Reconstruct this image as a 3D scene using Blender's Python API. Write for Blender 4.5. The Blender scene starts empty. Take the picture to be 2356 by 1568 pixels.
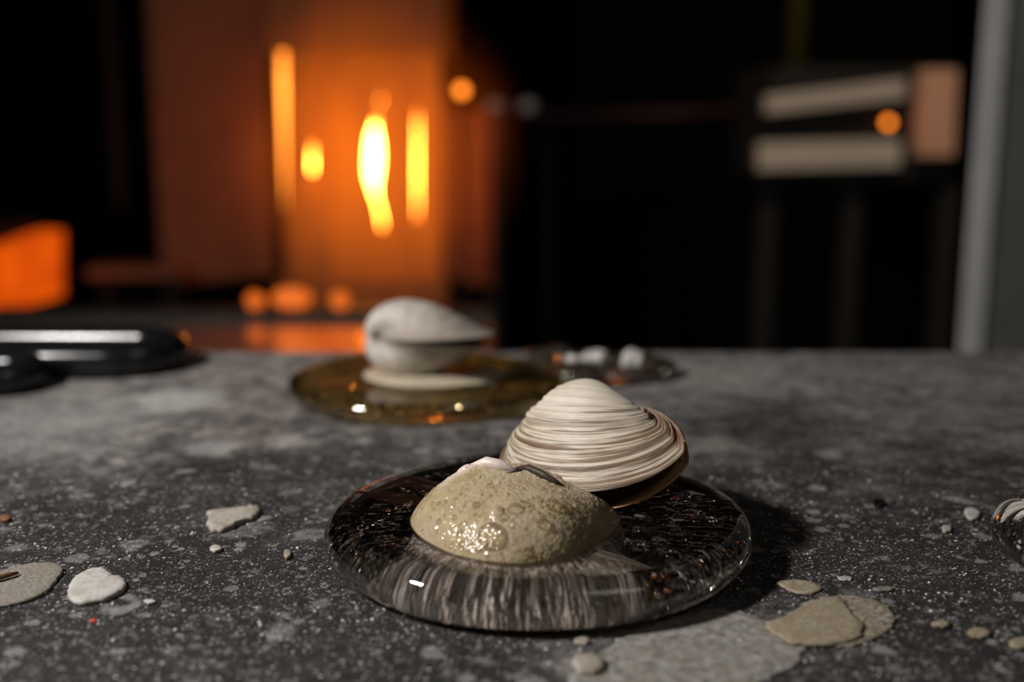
import bpy, bmesh, math, random
import numpy as np
from mathutils import Vector, Matrix, Euler

# ---------------------------------------------------------------- camera, world, light, exposure
SC = bpy.context.scene
COL = SC.collection
T = 0.90                                   # height of the marver table top
F, P, H = 2670.0, math.radians(11), 0.136  # focal length in px of the 2356 px frame, pitch, height over the table
cd = bpy.data.cameras.new('camera'); cam = bpy.data.objects.new('camera', cd); COL.objects.link(cam)
cam.location = (0, 0, T + H); cam.rotation_euler = (math.pi/2 - P, 0, 0)
cd.sensor_width = 36; cd.lens = 36*F/2356; cd.clip_start = .01; cd.clip_end = 60
cd.dof.use_dof = True; cd.dof.focus_distance = .358; cd.dof.aperture_fstop = 4.8
SC.camera = cam
w = bpy.data.worlds.new('world'); SC.world = w; w.use_nodes = True
w.node_tree.nodes['Background'].inputs[0].default_value = (.75, .85, 1, 1)
w.node_tree.nodes['Background'].inputs[1].default_value = .012

def area_light(name, loc, target, sx, sy, power, color):
    l = bpy.data.lights.new(name, 'AREA'); l.shape = 'RECTANGLE'; l.size = sx; l.size_y = sy
    l.energy = power; l.color = color
    o = bpy.data.objects.new(name, l); COL.objects.link(o); o.location = loc
    o.rotation_euler = (Vector(target)-Vector(loc)).to_track_quat('-Z', 'Y').to_euler()
    return o
key = area_light('shop_lamp', (-.52, .20, T+.50), (.02, .40, T), .08, .05, 7.7, (1, .96, .92))
key.data.cycles.is_caustics_light = True
area_light('fill_light', (1.1, -.5, 2.9), (.05, .35, T), .8, .8, 3.2, (1, .93, .85))  # unseen fill added to lift the shaded sides
sl = bpy.data.lights.new('rear_fill_spot', 'SPOT'); sl.energy = 62; sl.color = (1, .78, .58); sl.spot_size = math.radians(34); sl.spot_blend = .6; sl.shadow_soft_size = .08  # unseen warm spot added to brighten the cabinet rails
so = bpy.data.objects.new('rear_fill_spot', sl); COL.objects.link(so); so.location = (.25, .9, 2.7); so.rotation_euler = (Vector((.78, 2.3, .95))-so.location).to_track_quat('-Z', 'Y').to_euler()
SC.view_settings.view_transform = 'Standard'; SC.view_settings.look = 'None'
SC.view_settings.exposure = 0; SC.view_settings.gamma = 1; SC.view_settings.use_curve_mapping = False
SC.cycles.max_bounces = 16; SC.cycles.transmission_bounces = 14; SC.cycles.glossy_bounces = 6
SC.cycles.caustics_reflective = True; SC.cycles.caustics_refractive = True
SC.cycles.blur_glossy = .3; SC.cycles.sample_clamp_indirect = 40
SC.cycles.use_denoising = True

# ---------------------------------------------------------------- helpers
rng = np.random.default_rng(7); random.seed(7)
FW = Vector((0, math.cos(P), -math.sin(P))); UP = Vector((0, math.sin(P), math.cos(P)))
EYE = Vector((0, 0, T+H))
def ray(px, py): return Vector((1, 0, 0))*((px-1178)/F) + UP*((784-py)/F) + FW
def tab(px, py, z=0.0):                    # point of the plane z over the table top
    d = ray(px, py); t = (z-H)/d.z; return EYE + d*t
def at(px, py, Y):                         # point at distance Y from the camera
    d = ray(px, py); return EYE + d*(Y/d.y)

def tag(o, label=None, cat=None, group=None, kind=None):
    for k, v in (('label', label), ('category', cat), ('group', group), ('kind', kind)):
        if v: o[k] = v
    return o
def empty(name, loc, label, cat, group=None):
    o = bpy.data.objects.new(name, None); COL.objects.link(o); o.location = loc; o.empty_display_size = .02
    return tag(o, label, cat, group)
def link(name, me, mat=None, parent=None, smooth=True):
    if mat is not None and not me.materials: me.materials.append(mat)
    if smooth:
        me.shade_smooth()
        if 'flat_rows' in me:
            f = np.ones(len(me.polygons), bool); f[:me['flat_rows']] = False; me.polygons.foreach_set('use_smooth', f)
    o = bpy.data.objects.new(name, me); COL.objects.link(o)
    if parent is not None:
        bpy.context.view_layer.update()
        o.parent = parent; o.matrix_parent_inverse = parent.matrix_world.inverted()
    return o
def mesh(name, verts, faces):
    me = bpy.data.meshes.new(name); me.from_pydata([tuple(v) for v in verts], [], faces); me.update(); return me
def from_bm(name, bm):
    me = bpy.data.meshes.new(name); bmesh.ops.recalc_face_normals(bm, faces=bm.faces); bm.to_mesh(me); bm.free(); return me
def box(name, lo, hi, mat, parent=None, bev=.003, rot=None):
    bm = bmesh.new(); bmesh.ops.create_cube(bm, size=1)
    lo, hi = Vector(lo), Vector(hi); c = (lo+hi)/2; s = hi-lo
    bmesh.ops.scale(bm, vec=s, verts=bm.verts)
    if bev: bmesh.ops.bevel(bm, geom=bm.edges[:], offset=min(bev, min(s)*.4), segments=2, affect='EDGES')
    if rot is not None: bmesh.ops.rotate(bm, cent=(0, 0, 0), matrix=Euler(rot).to_matrix(), verts=bm.verts)
    bmesh.ops.translate(bm, vec=c, verts=bm.verts)
    return link(name, from_bm(name, bm), mat, parent, smooth=False)
def prism(name, pts, axis_vec, mat, parent=None, bev=.002):   # polygon (3-D points) extruded along a vector
    bm = bmesh.new(); vs = [bm.verts.new(p) for p in pts]; f = bm.faces.new(vs)
    r = bmesh.ops.extrude_face_region(bm, geom=[f])
    bmesh.ops.translate(bm, vec=axis_vec, verts=[g for g in r['geom'] if isinstance(g, bmesh.types.BMVert)])
    if bev: bmesh.ops.bevel(bm, geom=bm.edges[:], offset=bev, segments=1, affect='EDGES')
    return link(name, from_bm(name, bm), mat, parent, smooth=False)
def tube(name, pts, r, mat, parent=None, closed=False, res=12):
    pts = [Vector(p) for p in pts]; n = len(pts); V, Fc = [], []
    for i, p in enumerate(pts):
        a = pts[(i-1) % n] if (closed or i) else p; b = pts[(i+1) % n] if (closed or i < n-1) else p
        t = (b-a).normalized(); ref = Vector((0, 0, 1)) if abs(t.z) < .9 else Vector((1, 0, 0))
        u = t.cross(ref).normalized(); v = u.cross(t)
        ri = r[i] if hasattr(r, '__len__') else r
        for k in range(res):
            c = 2*math.pi*k/res; V.append(p + (u*math.cos(c) + v*math.sin(c))*ri)
    for i in range(n if closed else n-1):
        for k in range(res):
            j = (i+1) % n
            Fc.append((i*res+k, i*res+(k+1) % res, j*res+(k+1) % res, j*res+k))
    if not closed:
        Fc.append(tuple(range(res))[::-1]); Fc.append(tuple((n-1)*res+k for k in range(res)))
    me = mesh(name, V, Fc); return link(name, me, mat, parent)
def lump(name, loc, scale, mat, parent=None, rough=.15, seed=0, sub=3):
    bm = bmesh.new(); bmesh.ops.create_icosphere(bm, subdivisions=sub, radius=1)
    g = np.random.default_rng(seed); ph = g.uniform(0, 6.28, 9); k = g.normal(size=(9, 3))*1.6
    for v in bm.verts:
        d = sum(math.sin(Vector(k[i]).dot(v.co)*1.3+ph[i]) for i in range(9))/9
        v.co *= 1+rough*2*d
    bmesh.ops.scale(bm, vec=scale, verts=bm.verts); bmesh.ops.translate(bm, vec=loc, verts=bm.verts)
    return link(name, from_bm(name, bm), mat, parent)

def caster(o): o.cycles.is_caustics_caster = True; return o
def receiver(o): o.cycles.is_caustics_receiver = True; return o
class N:                                    # tiny node-graph builder
    def __init__(s, name):
        s.m = bpy.data.materials.new(name); s.m.use_nodes = True; s.t = s.m.node_tree
        s.b = s.t.nodes['Principled BSDF']; s.out = s.t.nodes['Material Output']
    def set(s, **k):
        for a, v in k.items():
            i = s.b.inputs[a.replace('_', ' ')]
            if hasattr(v, 'is_output'): s.t.links.new(v, i)
            else: i.default_value = (*v, 1) if isinstance(v, tuple) and len(v) == 3 else v
        return s
    def new(s, typ, **k):
        n = s.t.nodes.new('ShaderNode'+typ)
        for a, v in k.items(): setattr(n, a, v)
        return n
    def wire(s, sock, inp):
        if hasattr(sock, 'is_output'): s.t.links.new(sock, inp)
        else: inp.default_value = sock
    def co(s, kind='Object'):
        return s.new('TexCoord').outputs[kind]
    def geo(s, k='Position'): return s.new('NewGeometry').outputs[k]
    def map(s, v, scale=(1, 1, 1), loc=(0, 0, 0)):
        n = s.new('Mapping'); s.wire(v, n.inputs[0]); n.inputs['Scale'].default_value = scale; n.inputs['Location'].default_value = loc; return n.outputs[0]
    def noise(s, v, scale, detail=4, rough=.55, dist=0):
        n = s.new('TexNoise'); s.wire(v, n.inputs['Vector']); n.inputs['Scale'].default_value = scale
        n.inputs['Detail'].default_value = detail; n.inputs['Roughness'].default_value = rough; n.inputs['Distortion'].default_value = dist
        return n.outputs['Fac']
    def voro(s, v, scale, feat='F1', rnd=1):
        n = s.new('TexVoronoi', feature=feat); s.wire(v, n.inputs['Vector']); n.inputs['Scale'].default_value = scale
        n.inputs['Randomness'].default_value = rnd; return n
    def ramp(s, f, stops, interp='LINEAR'):
        n = s.new('ValToRGB'); s.wire(f, n.inputs[0]); cr = n.color_ramp; cr.interpolation = interp
        while len(cr.elements) < len(stops): cr.elements.new(.5)
        for e, (p, c) in zip(cr.elements, stops):
            e.position = p; e.color = (*c, 1) if isinstance(c, tuple) else (c, c, c, 1)
        return n.outputs[0]
    def math(s, op, a, b=0.0, c=0.0, clamp=False):
        n = s.new('Math', operation=op, use_clamp=clamp); s.wire(a, n.inputs[0]); s.wire(b, n.inputs[1]); s.wire(c, n.inputs[2]); return n.outputs[0]
    def mix(s, f, a, b, mode='MIX'):
        n = s.new('Mix', data_type='RGBA', blend_type=mode); s.wire(f, n.inputs[0])
        for x, i in ((a, 6), (b, 7)):
            if isinstance(x, tuple): x = (*x, 1)
            s.wire(x, n.inputs[i])
        return n.outputs[2]
    def xyz(s, v):
        n = s.new('SeparateXYZ'); s.wire(v, n.inputs[0]); return n.outputs
    def bump(s, h, strength, dist=.001):
        n = s.new('Bump'); s.wire(h, n.inputs['Height']); n.inputs['Strength'].default_value = strength; n.inputs['Distance'].default_value = dist
        s.t.links.new(n.outputs[0], s.b.inputs['Normal']); return s
    def step(s, f, lo, hi):                 # smooth map of f from lo..hi to 0..1
        n = s.new('MapRange', interpolation_type='SMOOTHSTEP'); s.wire(f, n.inputs[0])
        n.inputs[1].default_value = lo; n.inputs[2].default_value = hi; return n.outputs[0]

def plain(name, col, rough=.6, metal=0.0, var=.3, scale=40, bump=.15):
    n = N(name); f = n.noise(n.co(), scale)
    n.set(Base_Color=n.mix(f, tuple(c*(1-var) for c in col), tuple(min(1, c*(1+var)) for c in col)), Roughness=rough, Metallic=metal)
    if bump: n.bump(f, bump, .002)
    return n.m
M = {}
M['wall'] = plain('sooty_wall', (.012, .011, .010), .9)
M['floor'] = plain('dark_floor', (.016, .014, .012), .8)
M['dark_steel'] = plain('dark_steel', (.03, .028, .026), .5, .6)
M['grey_steel'] = plain('grey_steel', (.82, .81, .80), .5, .2)
M['panel_steel'] = plain('panel_steel', (.19, .19, .18), .6, .2)
M['shield'] = plain('firelit_shield', (.42, .20, .11), .75, 0, .35, 9)  # firelight on sheets and ledge put into this reddish base colour
M['side'] = plain('scaled_steel', (.05, .035, .025), .8)
M['black'] = plain('black_rubber', (.006, .006, .007), .18, 0, .1, 60, .02)
M['pale'] = plain('pale_board', (.62, .55, .47), .7, 0, .12, 14)
M['pinkboard'] = plain('rosy_board', (.80, .44, .29), .7, 0, .12, 14)
M['olive'] = plain('olive_paint', (.10, .085, .012), .6)
M['olive_dark'] = plain('dark_olive_paint', (.03, .03, .016), .7)
M['redpipe'] = plain('dark_red_pipe', (.05, .012, .008), .6)

# ---------------------------------------------------------------- the room
def room():
    X0, X1, Y0, Y1, Z = -3.2, 3.2, -2.4, 5.2, 3.4
    for nm, lo, hi, m in (('floor', (X0, Y0, -.1), (X1, Y1, 0), 'floor'), ('ceiling', (X0, Y0, Z), (X1, Y1, Z+.1), 'wall'),
                          ('wall_back', (X0, Y1, 0), (X1, Y1+.1, Z), 'wall'), ('wall_front', (X0, Y0-.1, 0), (X1, Y0, Z), 'wall'),
                          ('wall_left', (X0-.1, Y0, 0), (X0, Y1, Z), 'wall'), ('wall_right', (X1, Y0, 0), (X1+.1, Y1, Z), 'wall')):
        tag(box(nm, lo, hi, M[m], bev=0), kind='structure')
room()

# ---------------------------------------------------------------- marver table
def table_material():
    n = N('marver_top'); p = n.geo(); x, y, z = n.xyz(p)
    big = n.noise(p, 26, 5, .6); mid = n.noise(p, 120, 4, .6); mott = n.ramp(n.noise(p, 170, 5, .7), [(.38, 0.0), (.68, 1.0)])
    base = n.mix(n.ramp(big, [(.3, 0.0), (.7, 1.0)]), (.010, .0096, .0096), (.022, .021, .0205))
    base = n.mix(n.math('MULTIPLY', mott, .22), base, (.07, .066, .064))
    # settled dust: heavier on the far half of the plate, thin near its front
    far = n.step(n.math('ADD', y, n.math('MULTIPLY', n.math('SUBTRACT', big, .5), .30)), .37, .60)
    dust = n.math('MULTIPLY', far, n.ramp(n.noise(p, 105, 7, .72), [(.40, .10), (.62, 1.0)]))
    c = n.mix(n.math('MULTIPLY', dust, .85), base, (.30, .275, .26))
    # flecks of three sizes
    for sc, lo, amt, colr in ((1500, .40, .55, (.36, .35, .34)), (800, .45, .75, (.33, .32, .315)), (400, .48, .72, (.24, .23, .225)), (210, .50, .75, (.24, .225, .22)), (120, .58, .7, (.26, .24, .23)), (66, .80, .7, (.30, .28, .27))):
        pp = n.new('VectorMath', operation='ADD'); n.wire(p, pp.inputs[0])
        wv = n.new('TexNoise'); n.wire(p, wv.inputs['Vector']); wv.inputs['Scale'].default_value = sc*.9
        sub = n.new('VectorMath', operation='SCALE'); n.wire(wv.outputs['Color'], sub.inputs[0]); sub.inputs['Scale'].default_value = .7/sc
        n.wire(sub.outputs[0], pp.inputs[1])
        v = n.voro(pp.outputs[0], sc)
        cell = n.xyz(v.outputs['Color'])
        rad = n.math('MULTIPLY', n.math('SUBTRACT', cell[0], lo), .52/(1-lo))
        m = n.math('MULTIPLY', n.math('MULTIPLY', n.math('SUBTRACT', rad, v.outputs['Distance']), 9, clamp=True), n.math('MULTIPLY_ADD', cell[1], .8, .2))
        m = n.math('MULTIPLY', m, n.step(mid, .34, .56))
        c = n.mix(n.math('MULTIPLY', m, amt, clamp=True), c, colr)
    # worn stains with a place of their own
    def blot(cx, cy, rx, ry, rot, colr, amt, ns=90, edge=.12):
        nonlocal c
        ca, sa = math.cos(rot), math.sin(rot)
        dx = n.math('SUBTRACT', x, cx); dy = n.math('SUBTRACT', y, cy)
        u = n.math('DIVIDE', n.math('MULTIPLY_ADD', dx, ca, n.math('MULTIPLY', dy, sa)), rx)
        v = n.math('DIVIDE', n.math('MULTIPLY_ADD', dy, ca, n.math('MULTIPLY', dx, -sa)), ry)
        d = n.math('SQRT', n.math('ADD', n.math('MULTIPLY', u, u), n.math('MULTIPLY', v, v)))
        d = n.math('ADD', d, n.math('MULTIPLY', n.math('SUBTRACT', n.noise(p, ns, 6, .7), .5), 2.4))
        k = n.math('SUBTRACT', 1.0, n.step(d, .95-2*edge, .95+2*edge))
        k = n.math('MULTIPLY', k, n.ramp(n.noise(p, 400, 4, .7), [(.38, .15), (.62, 1.0)]))
        c = n.mix(n.math('MULTIPLY', k, amt), c, colr)
    def blotpx(pxa, pya, wpx, hpx, colr, amt, rot=0, ns=90, edge=.15):
        a = tab(pxa, pya); b = tab(pxa+wpx/2, pya); q = tab(pxa, pya-hpx/2)
        blot(a.x, a.y, (b-a).length, (q-a).length, rot, colr, amt, ns, edge)
    blotpx(1560, 1455, 620, 180, (.20, .19, .18), .62, .05, 120, .25)
    blotpx(410, 918, 190, 52, (.46, .45, .43), .85, .15, 60)
    blotpx(490, 1030, 110, 36, (.38, .37, .36), .7)
    blotpx(655, 1016, 90, 30, (.36, .34, .32), .7)
    blotpx(1650, 1018, 110, 26, (.30, .27, .24), .6)
    blotpx(1640, 862, 420, 62, (.34, .31, .29), .75, .1, 40, .35)
    blotpx(2160, 945, 480, 30, (.22, .20, .18), .6, 0, 40, .4)
    blotpx(120, 975, 420, 110, (.30, .29, .28), .7, .2, 36, .4)
    blotpx(1760, 965, 360, 100, (.02, .02, .02), .8, .2, 36, .3)
    blotpx(560, 1215, 150, 36, (.22, .21, .20), .6)
    blotpx(310, 1253, 60, 26, (.24, .24, .24), .7)
    blotpx(650, 1450, 60, 40, (.28, .28, .28), .6)
    blotpx(1330, 1530, 130, 60, (.34, .32, .29), .7)
    n.set(Base_Color=c, Roughness=n.math('MULTIPLY_ADD', dust, .2, .52))
    n.b.inputs['Specular IOR Level'].default_value = .35
    n.bump(n.math('ADD', n.noise(p, 900, 3, .6), n.math('MULTIPLY', n.noise(p, 220, 3), 1.5)), .35, .0006)
    return n.m
M['marver'] = table_material()
def marver():
    t = empty('marver_table', (0, .2, 0), 'speckled dark marver table with a flat plate top under the glass pieces', 'table')
    nx, ny = 2, 2
    top = box('table_top', (-.75, -.25, T-.03), (.75, .668, T), M['marver'], t, .002)
    box('apron', (-.70, -.20, T-.11), (.70, .62, T-.03), M['dark_steel'], t, .003)
    for sx in (-.66, .66):
        for sy in (-.16, .58): box('leg', (sx-.03, sy-.03, 0), (sx+.03, sy+.03, T-.11), M['dark_steel'], t, .003)
    return t
marver()

# grit lying on the plate: thousands of crumbs nobody could count
def grit():
    V, Fc = [], []
    g = np.random.default_rng(3)
    def crumb(px, py, r, flat):
        p = tab(px, py); a = g.uniform(0, 6.28); k = len(V); m = 6
        e = g.uniform(.5, 1.0)
        for lv, rr in ((0, 1.0), (flat, .8)):
            for i in range(m):
                t = a + i*2*math.pi/m; q = r*rr*g.uniform(.75, 1.1)
                V.append((p.x+q*math.cos(t), p.y+q*e*math.sin(t), T+.0001+lv*r))
        V.append((p.x, p.y, T+.0001+flat*r*1.15))
        for i in range(m):
            j = (i+1) % m; Fc.append((k+i, k+j, k+m+j, k+m+i)); Fc.append((k+m+i, k+m+j, k+2*m))
    for _ in range(9000):
        py = 1080+ 488*g.random()**.9; px = g.uniform(-20, 2380)
        crumb(px, py, 10**(-4.0+.8*g.random()**1.8), g.uniform(.25, .7))
    for _ in range(2200):                  # drifts beside the disc
        if g.random() < .5: px, py = g.normal(1960, 170), g.normal(1280, 70)
        else: px, py = g.normal(640, 170), g.normal(1370, 60)
        if 1050 < py < 1600: crumb(px, py, 10**g.uniform(-4.2, -3.6), g.uniform(.4, 1.0))
    n = N('glass_grit'); c = n.new('NewGeometry').outputs['Random Per Island']
    n.set(Base_Color=n.ramp(c, [(0, (.10, .095, .09)), (.55, (.27, .26, .25)), (.82, (.48, .46, .44)), (1, (.70, .68, .66))]), Roughness=.45)
    o = link('grit', mesh('grit', V, Fc), n.m, None, False)
    tag(o, 'pale glass grit and dust strewn over the dark marver plate', 'grit', kind='stuff')
grit()

# ---------------------------------------------------------------- flakes and chips on the plate
def flake_mat(name, col, dark, sc=700, lo=.42, hi=.62):
    n = N(name); p = n.geo(); f = n.noise(p, sc, 5, .7); g = n.ramp(n.noise(p, 170, 5, .65), [(.45, 0.0), (.57, 1.0)])
    c = n.mix(n.ramp(f, [(lo, 0.0), (hi, 1.0)]), dark, col)
    n.set(Base_Color=n.mix(n.math('MULTIPLY', g, .5), c, tuple(v*k for v, k in zip(col, (.62, .54, .42)))), Roughness=.7); n.bump(f, .5, .0006); return n.m
M['fl_white'] = flake_mat('white_flake', (.40, .385, .37), (.34, .32, .30), 500, .3, .5)
M['fl_grey'] = flake_mat('grey_flake', (.27, .255, .23), (.11, .10, .085), 900)
M['fl_cream'] = flake_mat('cream_flake', (.36, .335, .29), (.27, .245, .21), 600)
M['fl_tan'] = flake_mat('tan_flake', (.33, .28, .20), (.20, .165, .115), 700)
M['fl_tan2'] = flake_mat('speckled_tan_flake', (.33, .29, .225), (.07, .06, .05), 800, .44, .56)
M['fl_crust'] = flake_mat('crust', (.29, .275, .26), (.09, .085, .08), 330, .36, .60)
M['fl_rust'] = flake_mat('rust', (.22, .09, .03), (.08, .04, .02), 900)
M['fl_red'] = flake_mat('red_chip', (.55, .05, .03), (.4, .03, .02), 900)
def outline(pts, sub=5, jag=.0004, seed=0, z=0.0):
    g = np.random.default_rng(seed); P3 = [tab(x, y, z) for x, y in pts]; n = len(P3); out = []
    for i in range(n):                     # closed Catmull-Rom
        p0, p1, p2, p3 = (P3[(i+k-1) % n] for k in range(4))
        for s in range(sub):
            t = s/sub
            q = .5*((2*p1)+(p2-p0)*t+(2*p0-5*p1+4*p2-p3)*t*t+(3*p1-p0-3*p2+p3)*t**3)
            out.append(q+Vector((g.normal()*jag, g.normal()*jag, 0)))
    return out
def plate(name, pts, th, mat, parent=None, seed=0, jag=.0004, z=0.0, dome=.12, lift=0.0):
    o = outline(pts, 5, jag, seed); n = len(o); c = sum(o, Vector())/n
    V, Fc = [], []; rings = [(1, 0), (1, th*.7), (.95, th), (.86, th*(1+dome*.3)), (.4, th*(1+dome))]
    g = np.random.default_rng(seed+50)
    sm = [sum((o[(i+k) % n] for k in range(-6, 7)), Vector())/13 for i in range(n)]
    for s, h in rings:
        for q in (o if s > .93 else sm):
            d = c+(q-c)*s; V.append((d.x, d.y, T+.0001+z+h+(g.normal()*th*.02 if 0 < s < 1 else 0)+lift*max(0, (q.x-c.x))*s))
    for r in range(len(rings)-1):
        for i in range(n):
            j = (i+1) % n; Fc.append((r*n+i, r*n+j, (r+1)*n+j, (r+1)*n+i))
    V.append((c.x, c.y, T+.0001+z+th*(1+dome)))
    k = (len(rings)-1)*n
    for i in range(n): Fc.append((k+i, k+(i+1) % n, len(V)-1))
    Fc.append(tuple(range(n))[::-1])
    return link(name, mesh(name, V, Fc), mat, parent)
tag(plate('shell_flake', [(156, 1372), (165, 1345), (190, 1325), (225, 1314), (250, 1322), (258, 1332), (280, 1335), (290, 1350), (282, 1366), (255, 1380), (215, 1392), (172, 1392)], .0016, M['fl_white'], seed=1, jag=.00025),
    'thick white flake with a browned right tip on the dark plate', 'flake')
f1 = plate('mica_flake', [(-60, 1330), (0, 1318), (60, 1302), (115, 1298), (146, 1312), (130, 1340), (95, 1372), (40, 1392), (-20, 1402), (-80, 1410)], .0010, M['fl_grey'], seed=2, jag=.0002)
tag(f1, 'long grey-green flake cut by the left edge of the picture', 'flake')
tag(tube('rust_sliver', [tab(-30, 1336, .0022), tab(0, 1327, .0024), tab(22, 1321, .0024), tab(42, 1317, .002)], [.0006, .0009, .0008, .0004], M['fl_rust'], res=7),
    'short rusty brown sliver lying on the long grey-green flake', 'sliver')
tag(plate('stone_chip', [(478, 1195), (485, 1184), (520, 1180), (560, 1175), (594, 1172), (592, 1190), (570, 1203), (540, 1214), (500, 1228), (482, 1220)], .0018, M['fl_cream'], seed=3),
    'pale cream angular chip up behind the white flake', 'chip')
tag(plate('tan_chip', [(1788, 1342), (1815, 1338), (1850, 1338), (1884, 1348), (1888, 1360), (1860, 1369), (1830, 1366), (1805, 1355)], .0006, M['fl_tan'], seed=4, jag=.0002),
    'thin tan leaf-shaped chip just right of the disc shadow', 'chip')
rf = plate('layered_flake', [(1840, 1400), (1880, 1380), (1940, 1372), (2000, 1378), (2045, 1398), (2057, 1425), (2040, 1455), (1990, 1480), (1920, 1490), (1870, 1470)], .0006, M['fl_tan2'], seed=5, jag=.0003)
tag(rf, 'round layered tan flake with a brown speckled right half', 'flake')
ov = plate('upper_layer', [(1765, 1445), (1800, 1430), (1845, 1405), (1880, 1388), (1930, 1384), (1952, 1410), (1985, 1445), (1978, 1475), (1920, 1490), (1850, 1492), (1800, 1478)], .0009, M['fl_tan'], rf, 6, .0003, .0006)
ov['label'] = 'smoother cream upper layer'
tag(plate('plaster_residue', [(1330, 1545), (1390, 1495), (1470, 1455), (1560, 1420), (1650, 1400), (1720, 1415), (1790, 1440), (1845, 1480), (1848, 1510), (1800, 1550), (1700, 1600), (1500, 1640), (1360, 1620)], 0.0003, M['fl_crust'], seed=7, jag=.0011),
    'broad grey mottled crust in front of the clear disc', 'residue')
tag(plate('pale_nub', [(1318, 1535), (1335, 1518), (1375, 1518), (1392, 1535), (1375, 1555), (1335, 1556)], .0016, M['fl_cream'], seed=8, jag=.0002),
    'small cream nub at the left tip of the grey crust', 'chip')
for i, (x, y, wx, wy, m, lab) in enumerate((
        (2250, 1461, 62, 24, 'fl_tan', 'ochre crumb, widest of the tan bits right of the layered flake'),
        (2166, 1441, 44, 14, 'fl_tan', 'flat tan crumb nearest the layered flake'),
        (2346, 1484, 50, 26, 'fl_tan', 'ochre crumb cut by the right edge of the picture'),
        (497, 1266, 26, 14, 'fl_white', 'small bright white chip below the cream angular chip'),
        (662, 1278, 18, 18, 'fl_tan', 'tiny tan pebble left of the clear disc'),
        (215, 1430, 16, 8, 'fl_red', 'tiny red chip below the white flake'),
        (2033, 1357, 50, 12, 'fl_grey', 'thin grey scale behind the layered flake'),
        (2235, 1185, 36, 28, 'fl_white', 'white crumb touching the glass blob at the right'),
        (345, 1386, 28, 10, 'fl_white', 'small white chip right of the white flake'),
        (2178, 1220, 24, 18, 'fl_cream', 'cream pebble left of the glass blob'),
        (1338, 1480, 38, 16, 'fl_cream', 'cream crumb right below the front rim of the disc'),
        (2022, 1160, 30, 18, 'black', 'tiny black crumb on the plate above the glass-dusted patch'),
        (12, 1196, 30, 14, 'fl_rust', 'rusty crumb at the left edge above the long flake'),
        (1945, 1333, 34, 10, 'fl_white', 'thin white sliver above the layered flake'))):
    tag(plate('crumb', [(x+wx/2*math.cos(a)*random.uniform(.8, 1.1), y-wy/2*math.sin(a)*random.uniform(.8, 1.1)) for a in np.linspace(0, 6.28, 8)[:-1]],
              .0010 if wy > 12 else .0005, M[m], seed=20+i, jag=.00012), lab, 'chip')

# ---------------------------------------------------------------- glass
def glass_mat(name, tint, bump_s=.0, sc=160, strength=.2):
    n = N(name); n.set(Base_Color=tint, Roughness=0.0, Transmission_Weight=1.0, IOR=1.5)
    if bump_s: n.bump(n.noise(n.geo(), sc, 3, .5), strength, bump_s)
    return n.m
M['glass'] = glass_mat('clear_glass', (.985, .935, .87))
M['amber'] = glass_mat('amber_glass', (.99, .78, .38))
def film():
    n = N('bubble_film'); t = n.new('BsdfTransparent'); g = n.new('BsdfGlossy'); g.inputs['Roughness'].default_value = .03; f = n.new('Fresnel'); f.inputs[0].default_value = 1.5
    t.inputs[0].default_value = (.97, .95, .91, 1); m = n.new('MixShader'); n.wire(n.math('MINIMUM', f.outputs[0], .5), m.inputs[0]); n.wire(t.outputs[0], m.inputs[1]); n.wire(g.outputs[0], m.inputs[2]); n.wire(m.outputs[0], n.out.inputs[0]); return n.m
M['bubble'] = film()
M['air'] = N('air_in_glass').set(Base_Color=(1, 1, 1), Roughness=0.0, Transmission_Weight=1.0, IOR=.667).m
M['streak'] = N('pale_streak').set(Base_Color=(.80, .77, .76), Roughness=.3).m  # pale matte colour stands in for light caught in the rim
def snoise(seed, n, kmin, kmax):
    g = np.random.default_rng(seed); k = g.normal(size=(n, 3)); k /= np.linalg.norm(k, axis=1)[:, None]
    k *= g.uniform(kmin, kmax, n)[:, None]; ph = g.uniform(0, 6.28, n); am = (kmin/np.linalg.norm(k, axis=1))**.5
    return lambda X: (np.sin(X@k.T+ph)*am).sum(-1)/n**.5
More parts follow.
